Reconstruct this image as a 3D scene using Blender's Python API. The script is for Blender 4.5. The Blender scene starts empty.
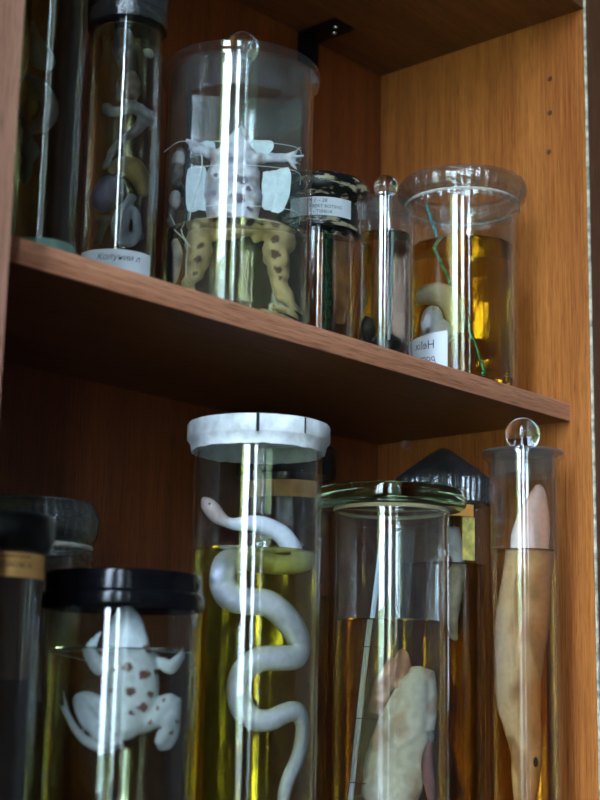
import bpy, bmesh, math, random
from mathutils import Vector, Matrix, noise
random.seed(7)
SC = bpy.context.scene
COL = SC.collection

# ------------------------------------------------------------------ camera, sky, exposure
CAM = Vector((-1.2404, -0.7465, -0.2891))
YAW, PITCH, ROLL, FPX = math.radians(48.215), math.radians(11.414), math.radians(1.157), 1455.3
FWD = Vector((math.sin(YAW)*math.cos(PITCH), math.cos(YAW)*math.cos(PITCH), math.sin(PITCH)))
_r0 = Vector((math.cos(YAW), -math.sin(YAW), 0)); _u0 = _r0.cross(FWD)
RGT = _r0*math.cos(ROLL) + _u0*math.sin(ROLL)
UPV = _u0*math.cos(ROLL) - _r0*math.sin(ROLL)
cam_d = bpy.data.cameras.new('camera'); cam = bpy.data.objects.new('camera', cam_d); COL.objects.link(cam)
m = Matrix((RGT, UPV, -FWD)).transposed().to_4x4(); m.translation = CAM
cam.matrix_world = m
cam_d.sensor_fit = 'HORIZONTAL'; cam_d.sensor_width = 36; cam_d.lens = FPX*36/600
cam_d.clip_start = .01
cam_d.dof.use_dof = True; cam_d.dof.focus_distance = 1.30; cam_d.dof.aperture_fstop = 9
SC.camera = cam

world = bpy.data.worlds.new('overcast_sky'); SC.world = world; world.use_nodes = True
wn = world.node_tree.nodes
wn['Background'].inputs[0].default_value = (.60, .755, 1.0, 1)
SKY = 64.0                      # overcast dome, three times brighter overhead than at the horizon
_tc = wn.new('ShaderNodeTexCoord'); _sx = wn.new('ShaderNodeSeparateXYZ'); _cl = wn.new('ShaderNodeClamp'); _ma = wn.new('ShaderNodeMath'); _ma.operation = 'MULTIPLY_ADD'
_ma.inputs[1].default_value = SKY*2/3; _ma.inputs[2].default_value = SKY/3
_l = world.node_tree.links; _l.new(_tc.outputs['Generated'], _sx.inputs[0]); _l.new(_sx.outputs['Z'], _cl.inputs['Value']); _l.new(_cl.outputs[0], _ma.inputs[0]); _l.new(_ma.outputs[0], wn['Background'].inputs[1])
SC.view_settings.view_transform = 'Standard'; SC.view_settings.look = 'None'
SC.view_settings.exposure = 0.0; SC.view_settings.gamma = 1.0; SC.view_settings.use_curve_mapping = False
cy = SC.cycles
cy.max_bounces = 24; cy.transmission_bounces = 18; cy.transparent_max_bounces = 40
cy.volume_bounces = 2; cy.glossy_bounces = 8; cy.diffuse_bounces = 4; cy.use_denoising = True
cy.sample_clamp_indirect = 0.0

# ------------------------------------------------------------------ helpers
def tag(o, label=None, cat=None, group=None, kind=None):
    if label: o['label'] = label
    if cat: o['category'] = cat
    if group: o['group'] = group
    if kind: o['kind'] = kind
    return o
def obj(name, me, mat=None, parent=None):
    o = bpy.data.objects.new(name, me); COL.objects.link(o)
    if mat is not None:
        me.materials.clear(); me.materials.append(mat)
    if parent is not None: o.parent = parent
    return o
def empty(name, loc=(0,0,0), rz=0):
    o = bpy.data.objects.new(name, None); COL.objects.link(o)
    o.location = loc; o.rotation_euler = (0, 0, rz); o.empty_display_size = .01
    return o
def fin(bm, smooth=True, ang=40):
    bmesh.ops.recalc_face_normals(bm, faces=bm.faces[:])
    me = bpy.data.meshes.new('m'); bm.to_mesh(me); bm.free()
    if smooth:
        for p in me.polygons: p.use_smooth = True
        me.set_sharp_from_angle(angle=math.radians(ang))
    return me
def bx(bm, x0, x1, y0, y1, z0, z1, bev=0):
    t = bmesh.new()
    bmesh.ops.create_cube(t, size=1)
    for v in t.verts:
        v.co = Vector(((x0+x1)/2+v.co.x*(x1-x0), (y0+y1)/2+v.co.y*(y1-y0), (z0+z1)/2+v.co.z*(z1-z0)))
    if bev: bmesh.ops.bevel(t, geom=t.edges[:], offset=bev, segments=2, affect='EDGES')
    mm = bpy.data.meshes.new('t'); t.to_mesh(mm); t.free(); bm.from_mesh(mm); bpy.data.meshes.remove(mm)
def box(name, dims, mat, parent=None, bev=0):
    bm = bmesh.new(); bx(bm, *dims, bev=bev); return obj(name, fin(bm, bool(bev)), mat, parent)
def lathe(prof, seg=64, rf=None, closed=False):
    """profile [(r,z)] from one end on the axis to the other; rf(angle,i,r,z)->(r,z) ripples it"""
    bm = bmesh.new(); rings = []
    for i, (r, z) in enumerate(prof):
        if r < 1e-6: rings.append([bm.verts.new((0, 0, z))])
        else:
            ring = []
            for k in range(seg):
                a = 2*math.pi*k/seg; rr, zz = (r, z) if rf is None else rf(a, i, r, z)
                ring.append(bm.verts.new((rr*math.cos(a), rr*math.sin(a), zz)))
            rings.append(ring)
    pairs = list(zip(rings, rings[1:])) + ([(rings[-1], rings[0])] if closed else [])
    for A, B in pairs:
        if len(A) == 1 and len(B) == 1: continue
        for k in range(seg):
            k2 = (k+1) % seg
            if len(A) == 1: bm.faces.new((A[0], B[k], B[k2]))
            elif len(B) == 1: bm.faces.new((A[k], A[k2], B[0]))
            else: bm.faces.new((A[k], A[k2], B[k2], B[k]))
    return bm
def catmull(pts, n=6):
    out = []
    P = [Vector(p) for p in pts]
    for i in range(len(P)-1):
        p0, p1, p2, p3 = P[max(i-1, 0)], P[i], P[i+1], P[min(i+2, len(P)-1)]
        for k in range(n):
            t = k/n
            out.append(.5*((2*p1)+(p2-p0)*t+(2*p0-5*p1+4*p2-p3)*t*t+(3*p1-p0-3*p2+p3)*t**3))
    out.append(P[-1]); return out
def tube(bm, pts, seg=12, n=6, flat=(1, 1), up=None):
    """pts: (x,y,z,r); smooth tube with rounded ends"""
    pp = [Vector(p[:4]) for p in pts]
    pp = catmull(pp, n) if n > 1 else pp
    pos = [p.to_3d() if len(p) == 3 else Vector(p[:3]) for p in pp]; rad = [max(p[3], 1e-5) for p in pp]
    rings = []; N = len(pos); prev = None
    for i in range(N):
        t = (pos[min(i+1, N-1)]-pos[max(i-1, 0)])
        t = t.normalized() if t.length > 1e-9 else Vector((0, 0, 1))
        if prev is None: a = (up or (Vector((0, 1, 0)) if abs(t.y) < .8 else Vector((1, 0, 0))))
        else: a = prev
        a = (a - t*a.dot(t)).normalized(); b = t.cross(a); prev = a
        rings.append([bm.verts.new(pos[i]+rad[i]*(a*math.cos(q)*flat[0]+b*math.sin(q)*flat[1])) for q in [2*math.pi*k/seg for k in range(seg)]])
    for A, B in zip(rings, rings[1:]):
        for k in range(seg): bm.faces.new((A[k], A[(k+1) % seg], B[(k+1) % seg], B[k]))
    for R_, i, s in ((rings[0], 0, -1), (rings[-1], N-1, 1)):
        t = (pos[min(i+1, N-1)]-pos[max(i-1, 0)]); t = t.normalized() if t.length > 1e-9 else Vector((0, 0, 1))
        c = bm.verts.new(pos[i]+t*s*rad[i]*.6*min(flat))
        for k in range(seg):
            f = (R_[k], R_[(k+1) % seg], c); bm.faces.new(f if s > 0 else f[::-1])
def ell(bm, c, r, rot=None, seg=20):
    M = Matrix.Translation(Vector(c)) @ (rot.to_4x4() if rot else Matrix.Identity(4)) @ Matrix.Diagonal((*r, 1))
    bmesh.ops.create_uvsphere(bm, u_segments=seg, v_segments=seg//2, radius=1, matrix=M)
def organic(bm, voxel, smooth=4, disp=0, dscale=200, colf=None, seed=0):
    """one continuous skin over the overlapping volumes of bm"""
    me = bpy.data.meshes.new('t'); bmesh.ops.recalc_face_normals(bm, faces=bm.faces[:]); bm.to_mesh(me); bm.free()
    o = bpy.data.objects.new('t', me); COL.objects.link(o)
    r = o.modifiers.new('r', 'REMESH'); r.mode = 'VOXEL'; r.voxel_size = voxel
    s = o.modifiers.new('s', 'SMOOTH'); s.iterations = smooth; s.factor = .5
    dg = bpy.context.evaluated_depsgraph_get()
    out = bpy.data.meshes.new_from_object(o.evaluated_get(dg))
    bpy.data.objects.remove(o); bpy.data.meshes.remove(me)
    if disp:
        ns = [v.normal.copy() for v in out.vertices]
        for v, nn in zip(out.vertices, ns):
            v.co += nn*disp*noise.noise(v.co*dscale+Vector((seed, 0, 0)))
    for p in out.polygons: p.use_smooth = True
    if colf: paint(out, colf)
    return out
def paint(me, colf):
    ca = me.color_attributes.new('tint', 'FLOAT_COLOR', 'POINT')
    for i, v in enumerate(me.vertices): ca.data[i].color = (*colf(v.co), 1)
def mixc(a, b, t): return tuple(x+(y-x)*t for x, y in zip(a, b))
def sstep(a, b, x):
    t = min(1, max(0, (x-a)/(b-a))); return t*t*(3-2*t)

# ------------------------------------------------------------------ materials
def newmat(name):
    mt = bpy.data.materials.new(name); mt.use_nodes = True
    nt = mt.node_tree; b = nt.nodes['Principled BSDF']; return mt, nt, b
def N(nt, t, **kw):
    n = nt.nodes.new(t)
    for k, v in kw.items(): setattr(n, k, v)
    return n
def plain(name, c, rough=.5, metal=0, bump=0, bscale=300, var=0, vscale=80):
    mt, nt, b = newmat(name)
    b.inputs['Base Color'].default_value = (*c, 1); b.inputs['Roughness'].default_value = rough; b.inputs['Metallic'].default_value = metal
    if max(c) < .02: b.inputs['Specular IOR Level'].default_value = .3
    tc = N(nt, 'ShaderNodeTexCoord')
    if var:
        nz = N(nt, 'ShaderNodeTexNoise'); nz.inputs['Scale'].default_value = vscale; nz.inputs['Detail'].default_value = 6
        rp = N(nt, 'ShaderNodeValToRGB'); e = rp.color_ramp.elements
        e[0].position = .35; e[1].position = .65
        e[0].color = (*[x*(1-var) for x in c], 1); e[1].color = (*[min(1, x*(1+var)) for x in c], 1)
        nt.links.new(tc.outputs['Object'], nz.inputs['Vector']); nt.links.new(nz.outputs['Fac'], rp.inputs['Fac']); nt.links.new(rp.outputs['Color'], b.inputs['Base Color'])
    if bump:
        nz = N(nt, 'ShaderNodeTexNoise'); nz.inputs['Scale'].default_value = bscale; nz.inputs['Detail'].default_value = 4
        bp = N(nt, 'ShaderNodeBump'); bp.inputs['Strength'].default_value = bump; bp.inputs['Distance'].default_value = .001
        nt.links.new(tc.outputs['Object'], nz.inputs['Vector']); nt.links.new(nz.outputs['Fac'], bp.inputs['Height']); nt.links.new(bp.outputs['Normal'], b.inputs['Normal'])
    return mt
def wood(name, dark, light, axis, fine=420, rough=.42):
    """veneer: long soft streaks plus short fine pores along one axis"""
    mt, nt, b = newmat(name)
    tc = N(nt, 'ShaderNodeTexCoord')
    def layer(cross, along, det, seed):
        mp = N(nt, 'ShaderNodeMapping'); sc = [cross]*3; sc['xyz'.index(axis)] = along
        mp.inputs['Scale'].default_value = sc; mp.inputs['Location'].default_value = (seed, seed*.7, seed*.3)
        nz = N(nt, 'ShaderNodeTexNoise'); nz.inputs['Scale'].default_value = 1; nz.inputs['Detail'].default_value = det
        nt.links.new(tc.outputs['Object'], mp.inputs['Vector']); nt.links.new(mp.outputs['Vector'], nz.inputs['Vector']); return nz.outputs['Fac']
    broad = layer(60, 1.6, 3, 1.3); fin_ = layer(fine, 9, 4, 5.1); pore = layer(fine*2.2, 42, 2, 9.7)
    mx = N(nt, 'ShaderNodeMath', operation='MULTIPLY_ADD'); mx.inputs[1].default_value = .45
    m2 = N(nt, 'ShaderNodeMath', operation='MULTIPLY'); m2.inputs[1].default_value = .55
    nt.links.new(fin_, m2.inputs[0]); nt.links.new(broad, mx.inputs[0]); nt.links.new(m2.outputs[0], mx.inputs[2])
    rp = N(nt, 'ShaderNodeValToRGB'); e = rp.color_ramp.elements
    e[0].position = .36; e[0].color = (*dark, 1); e[1].position = .62; e[1].color = (*light, 1)
    nt.links.new(mx.outputs[0], rp.inputs['Fac'])
    pr = N(nt, 'ShaderNodeValToRGB'); e = pr.color_ramp.elements
    e[0].position = .34; e[0].color = (.55, .5, .45, 1); e[1].position = .46; e[1].color = (1, 1, 1, 1)
    nt.links.new(pore, pr.inputs['Fac'])
    mu = N(nt, 'ShaderNodeMix', data_type='RGBA', blend_type='MULTIPLY'); mu.inputs['Factor'].default_value = 1
    nt.links.new(rp.outputs['Color'], mu.inputs[6]); nt.links.new(pr.outputs['Color'], mu.inputs[7])
    nt.links.new(mu.outputs[2], b.inputs['Base Color'])
    bp = N(nt, 'ShaderNodeBump'); bp.inputs['Strength'].default_value = .12; bp.inputs['Distance'].default_value = .0006
    nt.links.new(mx.outputs[0], bp.inputs['Height']); nt.links.new(bp.outputs['Normal'], b.inputs['Normal'])
    b.inputs['Roughness'].default_value = rough
    return mt
def glassy(name, tint=(.985, .992, .988), f0=.08, rough=.0, haze=0, hazec=(.7, .75, .72), bump=0, bscale=150):
    """thin blown glass: clear, with Fresnel reflection and an optional ground or dusty film"""
    mt = bpy.data.materials.new(name); mt.use_nodes = True; nt = mt.node_tree; nt.nodes.clear()
    out = N(nt, 'ShaderNodeOutputMaterial'); tr = N(nt, 'ShaderNodeBsdfTransparent'); gl = N(nt, 'ShaderNodeBsdfGlossy')
    tr.inputs['Color'].default_value = (*tint, 1); gl.inputs['Roughness'].default_value = rough
    lw = N(nt, 'ShaderNodeLayerWeight'); lw.inputs['Blend'].default_value = .5
    pw = N(nt, 'ShaderNodeMath', operation='POWER'); pw.inputs[1].default_value = 5
    ma = N(nt, 'ShaderNodeMath', operation='MULTIPLY_ADD', use_clamp=True); ma.inputs[1].default_value = 1-f0; ma.inputs[2].default_value = f0
    mx = N(nt, 'ShaderNodeMixShader')
    nt.links.new(lw.outputs['Facing'], pw.inputs[0]); nt.links.new(pw.outputs[0], ma.inputs[0]); nt.links.new(ma.outputs[0], mx.inputs[0])
    nt.links.new(tr.outputs[0], mx.inputs[1]); nt.links.new(gl.outputs[0], mx.inputs[2])
    last = mx.outputs[0]
    tc = N(nt, 'ShaderNodeTexCoord')
    if haze:
        df = N(nt, 'ShaderNodeBsdfDiffuse'); df.inputs['Color'].default_value = (*hazec, 1)
        tl = N(nt, 'ShaderNodeBsdfTranslucent'); tl.inputs['Color'].default_value = (*hazec, 1)
        ad = N(nt, 'ShaderNodeMixShader'); nt.links.new(df.outputs[0], ad.inputs[1]); nt.links.new(tl.outputs[0], ad.inputs[2])
        nz = N(nt, 'ShaderNodeTexNoise'); nz.inputs['Scale'].default_value = 45; nz.inputs['Detail'].default_value = 8
        mr = N(nt, 'ShaderNodeMapRange'); mr.inputs['From Min'].default_value = .3; mr.inputs['From Max'].default_value = .7
        mr.inputs['To Min'].default_value = haze*.4; mr.inputs['To Max'].default_value = haze*1.6
        nt.links.new(tc.outputs['Object'], nz.inputs['Vector']); nt.links.new(nz.outputs['Fac'], mr.inputs['Value'])
        m2 = N(nt, 'ShaderNodeMixShader'); nt.links.new(mr.outputs[0], m2.inputs[0]); nt.links.new(last, m2.inputs[1]); nt.links.new(ad.outputs[0], m2.inputs[2])
        last = m2.outputs[0]
    if bump:
        nz = N(nt, 'ShaderNodeTexNoise'); nz.inputs['Scale'].default_value = bscale; nz.inputs['Detail'].default_value = 3
        bp = N(nt, 'ShaderNodeBump'); bp.inputs['Strength'].default_value = bump; bp.inputs['Distance'].default_value = .002
        nt.links.new(tc.outputs['Object'], nz.inputs['Vector']); nt.links.new(nz.outputs['Fac'], bp.inputs['Height'])
        nt.links.new(bp.outputs['Normal'], gl.inputs['Normal'])
    nt.links.new(last, out.inputs['Surface'])
    return mt
def solid_glass(name, c=(1, 1, 1), ior=1.5, trans=None, path=.01, rough=0, cloud=0, cloudc=(1, 1, 1)):
    """refractive body (solid glass or a liquid); trans = light left after `path` metres"""
    mt = bpy.data.materials.new(name); mt.use_nodes = True; nt = mt.node_tree; nt.nodes.clear()
    out = N(nt, 'ShaderNodeOutputMaterial'); g = N(nt, 'ShaderNodeBsdfGlass')
    g.inputs['Color'].default_value = (*c, 1); g.inputs['IOR'].default_value = ior; g.inputs['Roughness'].default_value = rough
    nt.links.new(g.outputs[0], out.inputs['Surface'])
    if trans:
        k = [-math.log(max(t, 1e-3))/path for t in trans]; d = max(k)*1.0001+1e-6
        va = N(nt, 'ShaderNodeVolumeAbsorption'); va.inputs['Color'].default_value = (*[1-q/d for q in k], 1); va.inputs['Density'].default_value = d
        last = va.outputs[0]
        if cloud:
            vs = N(nt, 'ShaderNodeVolumeScatter'); vs.inputs['Density'].default_value = cloud; vs.inputs['Color'].default_value = (*cloudc, 1); vs.inputs['Anisotropy'].default_value = .3
            ad = N(nt, 'ShaderNodeAddShader'); nt.links.new(last, ad.inputs[0]); nt.links.new(vs.outputs[0], ad.inputs[1]); last = ad.outputs[0]
        nt.links.new(last, out.inputs['Volume'])
    return mt
def tissue(name, rough=.38, bump=.25, bscale=500):
    mt, nt, b = newmat(name)
    at = N(nt, 'ShaderNodeVertexColor', layer_name='tint'); tc = N(nt, 'ShaderNodeTexCoord')
    nz = N(nt, 'ShaderNodeTexNoise'); nz.inputs['Scale'].default_value = 220; nz.inputs['Detail'].default_value = 5
    rp = N(nt, 'ShaderNodeValToRGB'); e = rp.color_ramp.elements; e[0].position = .3; e[0].color = (.86, .84, .84, 1); e[1].position = .65; e[1].color = (1, 1, 1, 1)
    mu = N(nt, 'ShaderNodeMix', data_type='RGBA', blend_type='MULTIPLY'); mu.inputs['Factor'].default_value = 1
    nt.links.new(tc.outputs['Object'], nz.inputs['Vector']); nt.links.new(nz.outputs['Fac'], rp.inputs['Fac'])
    nt.links.new(at.outputs['Color'], mu.inputs[6]); nt.links.new(rp.outputs['Color'], mu.inputs[7]); nt.links.new(mu.outputs[2], b.inputs['Base Color'])
    b.inputs['Roughness'].default_value = rough
    n2 = N(nt, 'ShaderNodeTexNoise'); n2.inputs['Scale'].default_value = bscale
    bp = N(nt, 'ShaderNodeBump'); bp.inputs['Strength'].default_value = bump; bp.inputs['Distance'].default_value = .0006
    nt.links.new(tc.outputs['Object'], n2.inputs['Vector']); nt.links.new(n2.outputs['Fac'], bp.inputs['Height']); nt.links.new(bp.outputs['Normal'], b.inputs['Normal'])
    return mt
def peeling(name):
    """black paint flaking off a cream ground"""
    mt, nt, b = newmat(name)
    tc = N(nt, 'ShaderNodeTexCoord'); mp = N(nt, 'ShaderNodeMapping'); mp.inputs['Scale'].default_value = (50, 50, 170)
    nz = N(nt, 'ShaderNodeTexNoise'); nz.inputs['Scale'].default_value = 1; nz.inputs['Detail'].default_value = 6; nz.inputs['Roughness'].default_value = .65
    rp = N(nt, 'ShaderNodeValToRGB'); e = rp.color_ramp.elements
    e[0].position = .53; e[0].color = (.006, .006, .007, 1); e[1].position = .58; e[1].color = (.42, .36, .22, 1)
    nt.links.new(tc.outputs['Object'], mp.inputs['Vector']); nt.links.new(mp.outputs['Vector'], nz.inputs['Vector']); nt.links.new(nz.outputs['Fac'], rp.inputs['Fac']); nt.links.new(rp.outputs['Color'], b.inputs['Base Color'])
    b.inputs['Roughness'].default_value = .3
    return mt

M = dict(
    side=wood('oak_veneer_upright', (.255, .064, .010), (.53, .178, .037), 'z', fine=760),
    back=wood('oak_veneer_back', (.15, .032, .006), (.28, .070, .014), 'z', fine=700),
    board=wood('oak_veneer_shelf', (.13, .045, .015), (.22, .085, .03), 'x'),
    edge=wood('laminate_edge', (.40, .15, .075), (.66, .29, .165), 'x', fine=500, rough=.35),
    edge_up=wood('laminate_edge_upright', (.34, .15, .10), (.50, .25, .17), 'z', fine=500, rough=.35),
    edge_brown=wood('brown_laminate_edge', (.11, .038, .016), (.19, .072, .034), 'z', fine=500, rough=.4),
    chip=plain('chipped_white_edge', (.50, .45, .34), .7, var=.45, vscale=140),
    glass=glassy('jar_glass'),
    glass_g=glassy('greenish_jar_glass', (.95, .98, .962)),
    dusty=glassy('dusty_glass', (.975, .985, .98), haze=.014),
    ground=glassy('ground_glass', (.95, .97, .97), rough=.15, haze=.045, hazec=(.62, .68, .70)),
    rim=glassy('dusty_glass_rim', (.9, .92, .92), haze=.25, hazec=(.42, .46, .46)),
    slab=glassy('glass_plate', (.94, .97, .95), f0=.02, haze=.07, hazec=(.45, .62, .55)),
    milk=glassy('milky_plate', (.92, .95, .95), haze=.07, hazec=(.6, .68, .7)),
    crystal=solid_glass('solid_glass_knob', (.97, .98, .98), 1.5),
    lidglass=solid_glass('thick_green_glass', (1, 1, 1), 1.5, (.83, .86, .80), .03),
    teal=plain('teal_glass_edge', (.05, .34, .34), .12, bump=.4, bscale=700, var=.6, vscale=260),
    plate_edge=plain('dark_glass_edge', (.006, .02, .02), .7),
    cello=glassy('cellophane', (.9, .91, .9), f0=.12, rough=.06, haze=.03, hazec=(.7, .72, .72), bump=.9, bscale=220),
    cello_d=glassy('dark_cellophane', (.62, .63, .62), f0=.20, rough=.22, haze=.12, hazec=(.3, .33, .34), bump=.7, bscale=200),
    black=plain('black_plastic', (.004, .004, .005), .14, bump=.05),
    blackwax=plain('black_wax', (.007, .006, .006), .28, bump=.4, bscale=120),
    peel=peeling('peeling_black_paint'),
    plaster=plain('white_plaster_seal', (.72, .74, .76), .7, bump=.5, bscale=180, var=.22, vscale=70),
    crack=plain('dark_crack', (.01, .01, .012), .8),
    paper=plain('white_paper', (.74, .77, .80), .8, var=.06, vscale=40),
    tan=plain('tan_paper', (.72, .38, .12), .8, var=.12, vscale=60),
    orange=plain('orange_paper', (.75, .33, .06), .8, var=.15, vscale=60),
    yellowp=plain('yellow_paper', (.74, .58, .15), .8, var=.45, vscale=90),
    ink=plain('faded_ink', (.10, .10, .13), .8),
    inkd=plain('dark_ink', (.06, .03, .02), .8),
    thread=plain('cotton_thread', (.72, .74, .74), .7),
    string=plain('white_string', (.66, .62, .56), .8, bump=.6, bscale=900),
    metal=plain('blackened_steel', (.012, .012, .013), .4, .3),
    screw=plain('steel_screw', (.55, .55, .58), .3, 1),
    rubber=plain('yellowish_gasket', (.55, .45, .25), .6),
    tissue=tissue('preserved_tissue'),
    hole=plain('drilled_hole', (.10, .035, .010), .9),
    wallp=plain('room_plaster', (.11, .105, .10), .9),
    floorp=wood('dark_floor_boards', (.05, .025, .012), (.10, .05, .025), 'x', fine=60),
    ceilp=plain('ceiling_paint', (.18, .175, .17), .9),
    wframe=plain('window_paint', (.75, .75, .72), .4),
    ground_o=plain('grass_ground', (.10, .14, .04), .9, var=.4, vscale=2),
    curtain=None,
)
def curtain_mat():
    mt = bpy.data.materials.new('thin_yellow_curtain'); mt.use_nodes = True; nt = mt.node_tree; nt.nodes.clear()
    out = N(nt, 'ShaderNodeOutputMaterial'); tl = N(nt, 'ShaderNodeBsdfTranslucent'); df = N(nt, 'ShaderNodeBsdfDiffuse'); mx = N(nt, 'ShaderNodeMixShader')
    tl.inputs['Color'].default_value = (.88, .90, .42, 1); df.inputs['Color'].default_value = (.7, .7, .25, 1); mx.inputs[0].default_value = .15
    nt.links.new(tl.outputs[0], mx.inputs[1]); nt.links.new(df.outputs[0], mx.inputs[2]); nt.links.new(mx.outputs[0], out.inputs[0]); return mt
M['curtain'] = curtain_mat()

# ------------------------------------------------------------------ the room (behind and around the camera)
ZF, ZC, XL, XR, YB, YR = -1.79, 2.35, -2.2, 2.4, .30, -4.9
WIN = [(-1.00, -.36), (-1.72, -1.22), (-2.62, -2.20)]; WZ0, WZ1 = -.85, 2.15
def struct(name, dims_list, mat):
    bm = bmesh.new()
    for d in dims_list: bx(bm, *d)
    return tag(obj(name, fin(bm, False), mat), kind='structure')
struct('floor', [(XL, XR, YR, YB, ZF-.1, ZF)], M['floorp'])
struct('ceiling', [(XL, XR, YR, YB, ZC, ZC+.1)], M['ceilp'])
struct('wall_back', [(XL-.2, XR+.2, YB, YB+.2, ZF-.1, ZC+.1)], M['wallp'])
struct('wall_front', [(XL-.2, XR+.2, YR-.2, YR, ZF-.1, ZC+.1)], M['wallp'])
struct('wall_right', [(XR, XR+.2, YR, YB, ZF-.1, ZC+.1)], M['wallp'])
wl = [(XL-.2, XL, YR, YB, ZF-.1, WZ0), (XL-.2, XL, YR, YB, WZ1, ZC+.1)]
edges = [YB] + [e for w in WIN for e in (w[1], w[0])] + [YR]
for a, b in zip(edges[::2], edges[1::2]): wl.append((XL-.2, XL, b, a, WZ0, WZ1))
struct('wall_left', wl, M['wallp'])
for i, (y0, y1) in enumerate(WIN):
    w = tag(empty('window_%d' % (i+1), (XL-.12, (y0+y1)/2, WZ0)), kind='structure')
    hw, H = (y1-y0)/2, WZ1-WZ0
    bm = bmesh.new()
    for d in ((-.03, .03, -hw, -hw+.03, 0, H), (-.03, .03, hw-.03, hw, 0, H), (-.03, .03, -hw, hw, 0, .06), (-.03, .03, -hw, hw, H-.06, H)): bx(bm, *d)
    obj('window_frame', fin(bm, False), M['wframe'], w)
    box('mullion', (-.02, .02, -.012, .012, 0, H), M['wframe'], w)
    box('transom', (-.025, .025, -hw, hw, H*.80, H*.80+.04), M['wframe'], w)
    for s in (-1, 1): box('pane', (-.003, .003, min(s*hw, s*.03), max(s*hw, s*.03), .03, H-.03), M['glass'], w)
    ld = bpy.data.lights.new('sky_portal', 'AREA'); ld.shape = 'RECTANGLE'; ld.size = H; ld.size_y = hw*2
    ld.cycles.is_portal = True
    lo = bpy.data.objects.new('sky_portal', ld); COL.objects.link(lo); lo.location = (XL-.19, (y0+y1)/2, (WZ0+WZ1)/2); lo.rotation_euler = (0, math.radians(-90), 0)
    # thin curtain drawn to one side of the window
    cx0, cx1 = y1-(.15 if i == 0 else .05), y1+.03
    bm = bmesh.new(); vs = []
    for k in range(49):
        y = cx0+(cx1-cx0)*k/48; x = XL+.05+.018*math.sin(k*1.15)
        vs.append((bm.verts.new((x, y, WZ0-.1)), bm.verts.new((x, y, WZ1+.06))))
    for a, b in zip(vs, vs[1:]): bm.faces.new((a[0], b[0], b[1], a[1]))
    tag(obj('curtain', fin(bm), M['curtain']), 'thin yellow-green curtain drawn beside the %s window of the room' % ('first', 'second', 'third')[i], 'curtain', 'curtains at the room windows')
struct('ground', [(-40, XL-.25, -30, 25, ZF-3.2, ZF-3.0)], M['ground_o'])

# ------------------------------------------------------------------ the cabinet
W, D, H, FR, T = .7093, .2450, .4175, -.0237, .018
ZL = -T-H                      # top of the lower shelf
cab = tag(empty('display_cabinet', (0, 0, ZF)), 'oak-veneered open display cabinet holding the specimen jars', 'cabinet')
def cpart(name, dims, mat, parent=cab, bev=0):
    bm = bmesh.new(); bx(bm, *dims, bev=bev); o = obj(name, fin(bm, bool(bev)), mat, parent)
    if parent is cab: o.location = (0, 0, -ZF)
    return o
sr = cpart('side_panel', (0, .020, FR+.001, D+.006, ZF, H+.06), M['side'])
cpart('edge_strip', (.0014, .034, FR-.0018, FR+.001, ZF, H+.06), M['edge_brown'], sr)
def chip_strip(x0, x1, parent):
    bm = bmesh.new(); n = 150; vs = []
    for k in range(n+1):
        z = ZF+1.2+(H+.06-ZF-1.2)*k/n
        w_ = .0004*noise.noise(Vector((0, 0, z*90)))+.0003*noise.noise(Vector((3, 0, z*400)))
        vs.append([bm.verts.new(c) for c in ((x0-.0002, FR+.0004+w_, z), (x0-.0002, FR-.0017+abs(w_), z), (x1+w_, FR-.0020, z), (x1+w_, FR+.0004, z))])
    for a, b in zip(vs, vs[1:]):
        for i in range(4): bm.faces.new((a[i], a[(i+1) % 4], b[(i+1) % 4], b[i]))
    bm.faces.new(vs[0]); bm.faces.new(vs[-1][::-1])
    return tag(obj('veneer_edge', fin(bm, False), M['chip'], parent), 'chipped white veneer edge')
chip_strip(0, .0016, sr)
sl = cpart('side_panel', (-W-.020, -W, FR, D+.006, ZF, H+.06), M['side'])
cpart('edge_strip', (-W-.020, -W+.0002, FR-.0015, FR, ZF, H+.06), M['edge_up'], sl, bev=.0005)
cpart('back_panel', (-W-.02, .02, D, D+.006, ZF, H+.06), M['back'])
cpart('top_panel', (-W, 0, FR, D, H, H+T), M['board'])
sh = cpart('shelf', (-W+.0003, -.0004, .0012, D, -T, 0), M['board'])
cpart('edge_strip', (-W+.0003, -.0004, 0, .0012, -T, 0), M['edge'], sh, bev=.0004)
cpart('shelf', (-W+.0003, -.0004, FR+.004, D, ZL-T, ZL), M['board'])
# shelf support pin and drilled holes of the side panel
def pinat(y, z, mat, r, l, name, axis='x'):
    bm = lathe([(0, 0), (r, 0), (r*1.02, l*.4), (r*.8, l*.9), (0, l)], 20)
    bmesh.ops.rotate(bm, verts=bm.verts[:], matrix=Matrix.Rotation(-math.pi/2, 3, 'Y'))
    bmesh.ops.translate(bm, verts=bm.verts[:], vec=(0, y, z)); o = obj(name, fin(bm), mat, sr); return o
pinat(.2035, -.0225, M['edge_up'], .005, .010, 'shelf_pin')
for z, yy in ((.3508, .0181), (.3129, .0188), (.2701, .0207)): pinat(yy, z, M['hole'], .0028, .0003, 'pin_hole')
# black catch under the top board
cb = tag(empty('corner_bracket', (-.132, .216, H-.0001)), 'black metal bracket screwed under the top board in the corner', 'bracket')

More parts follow.
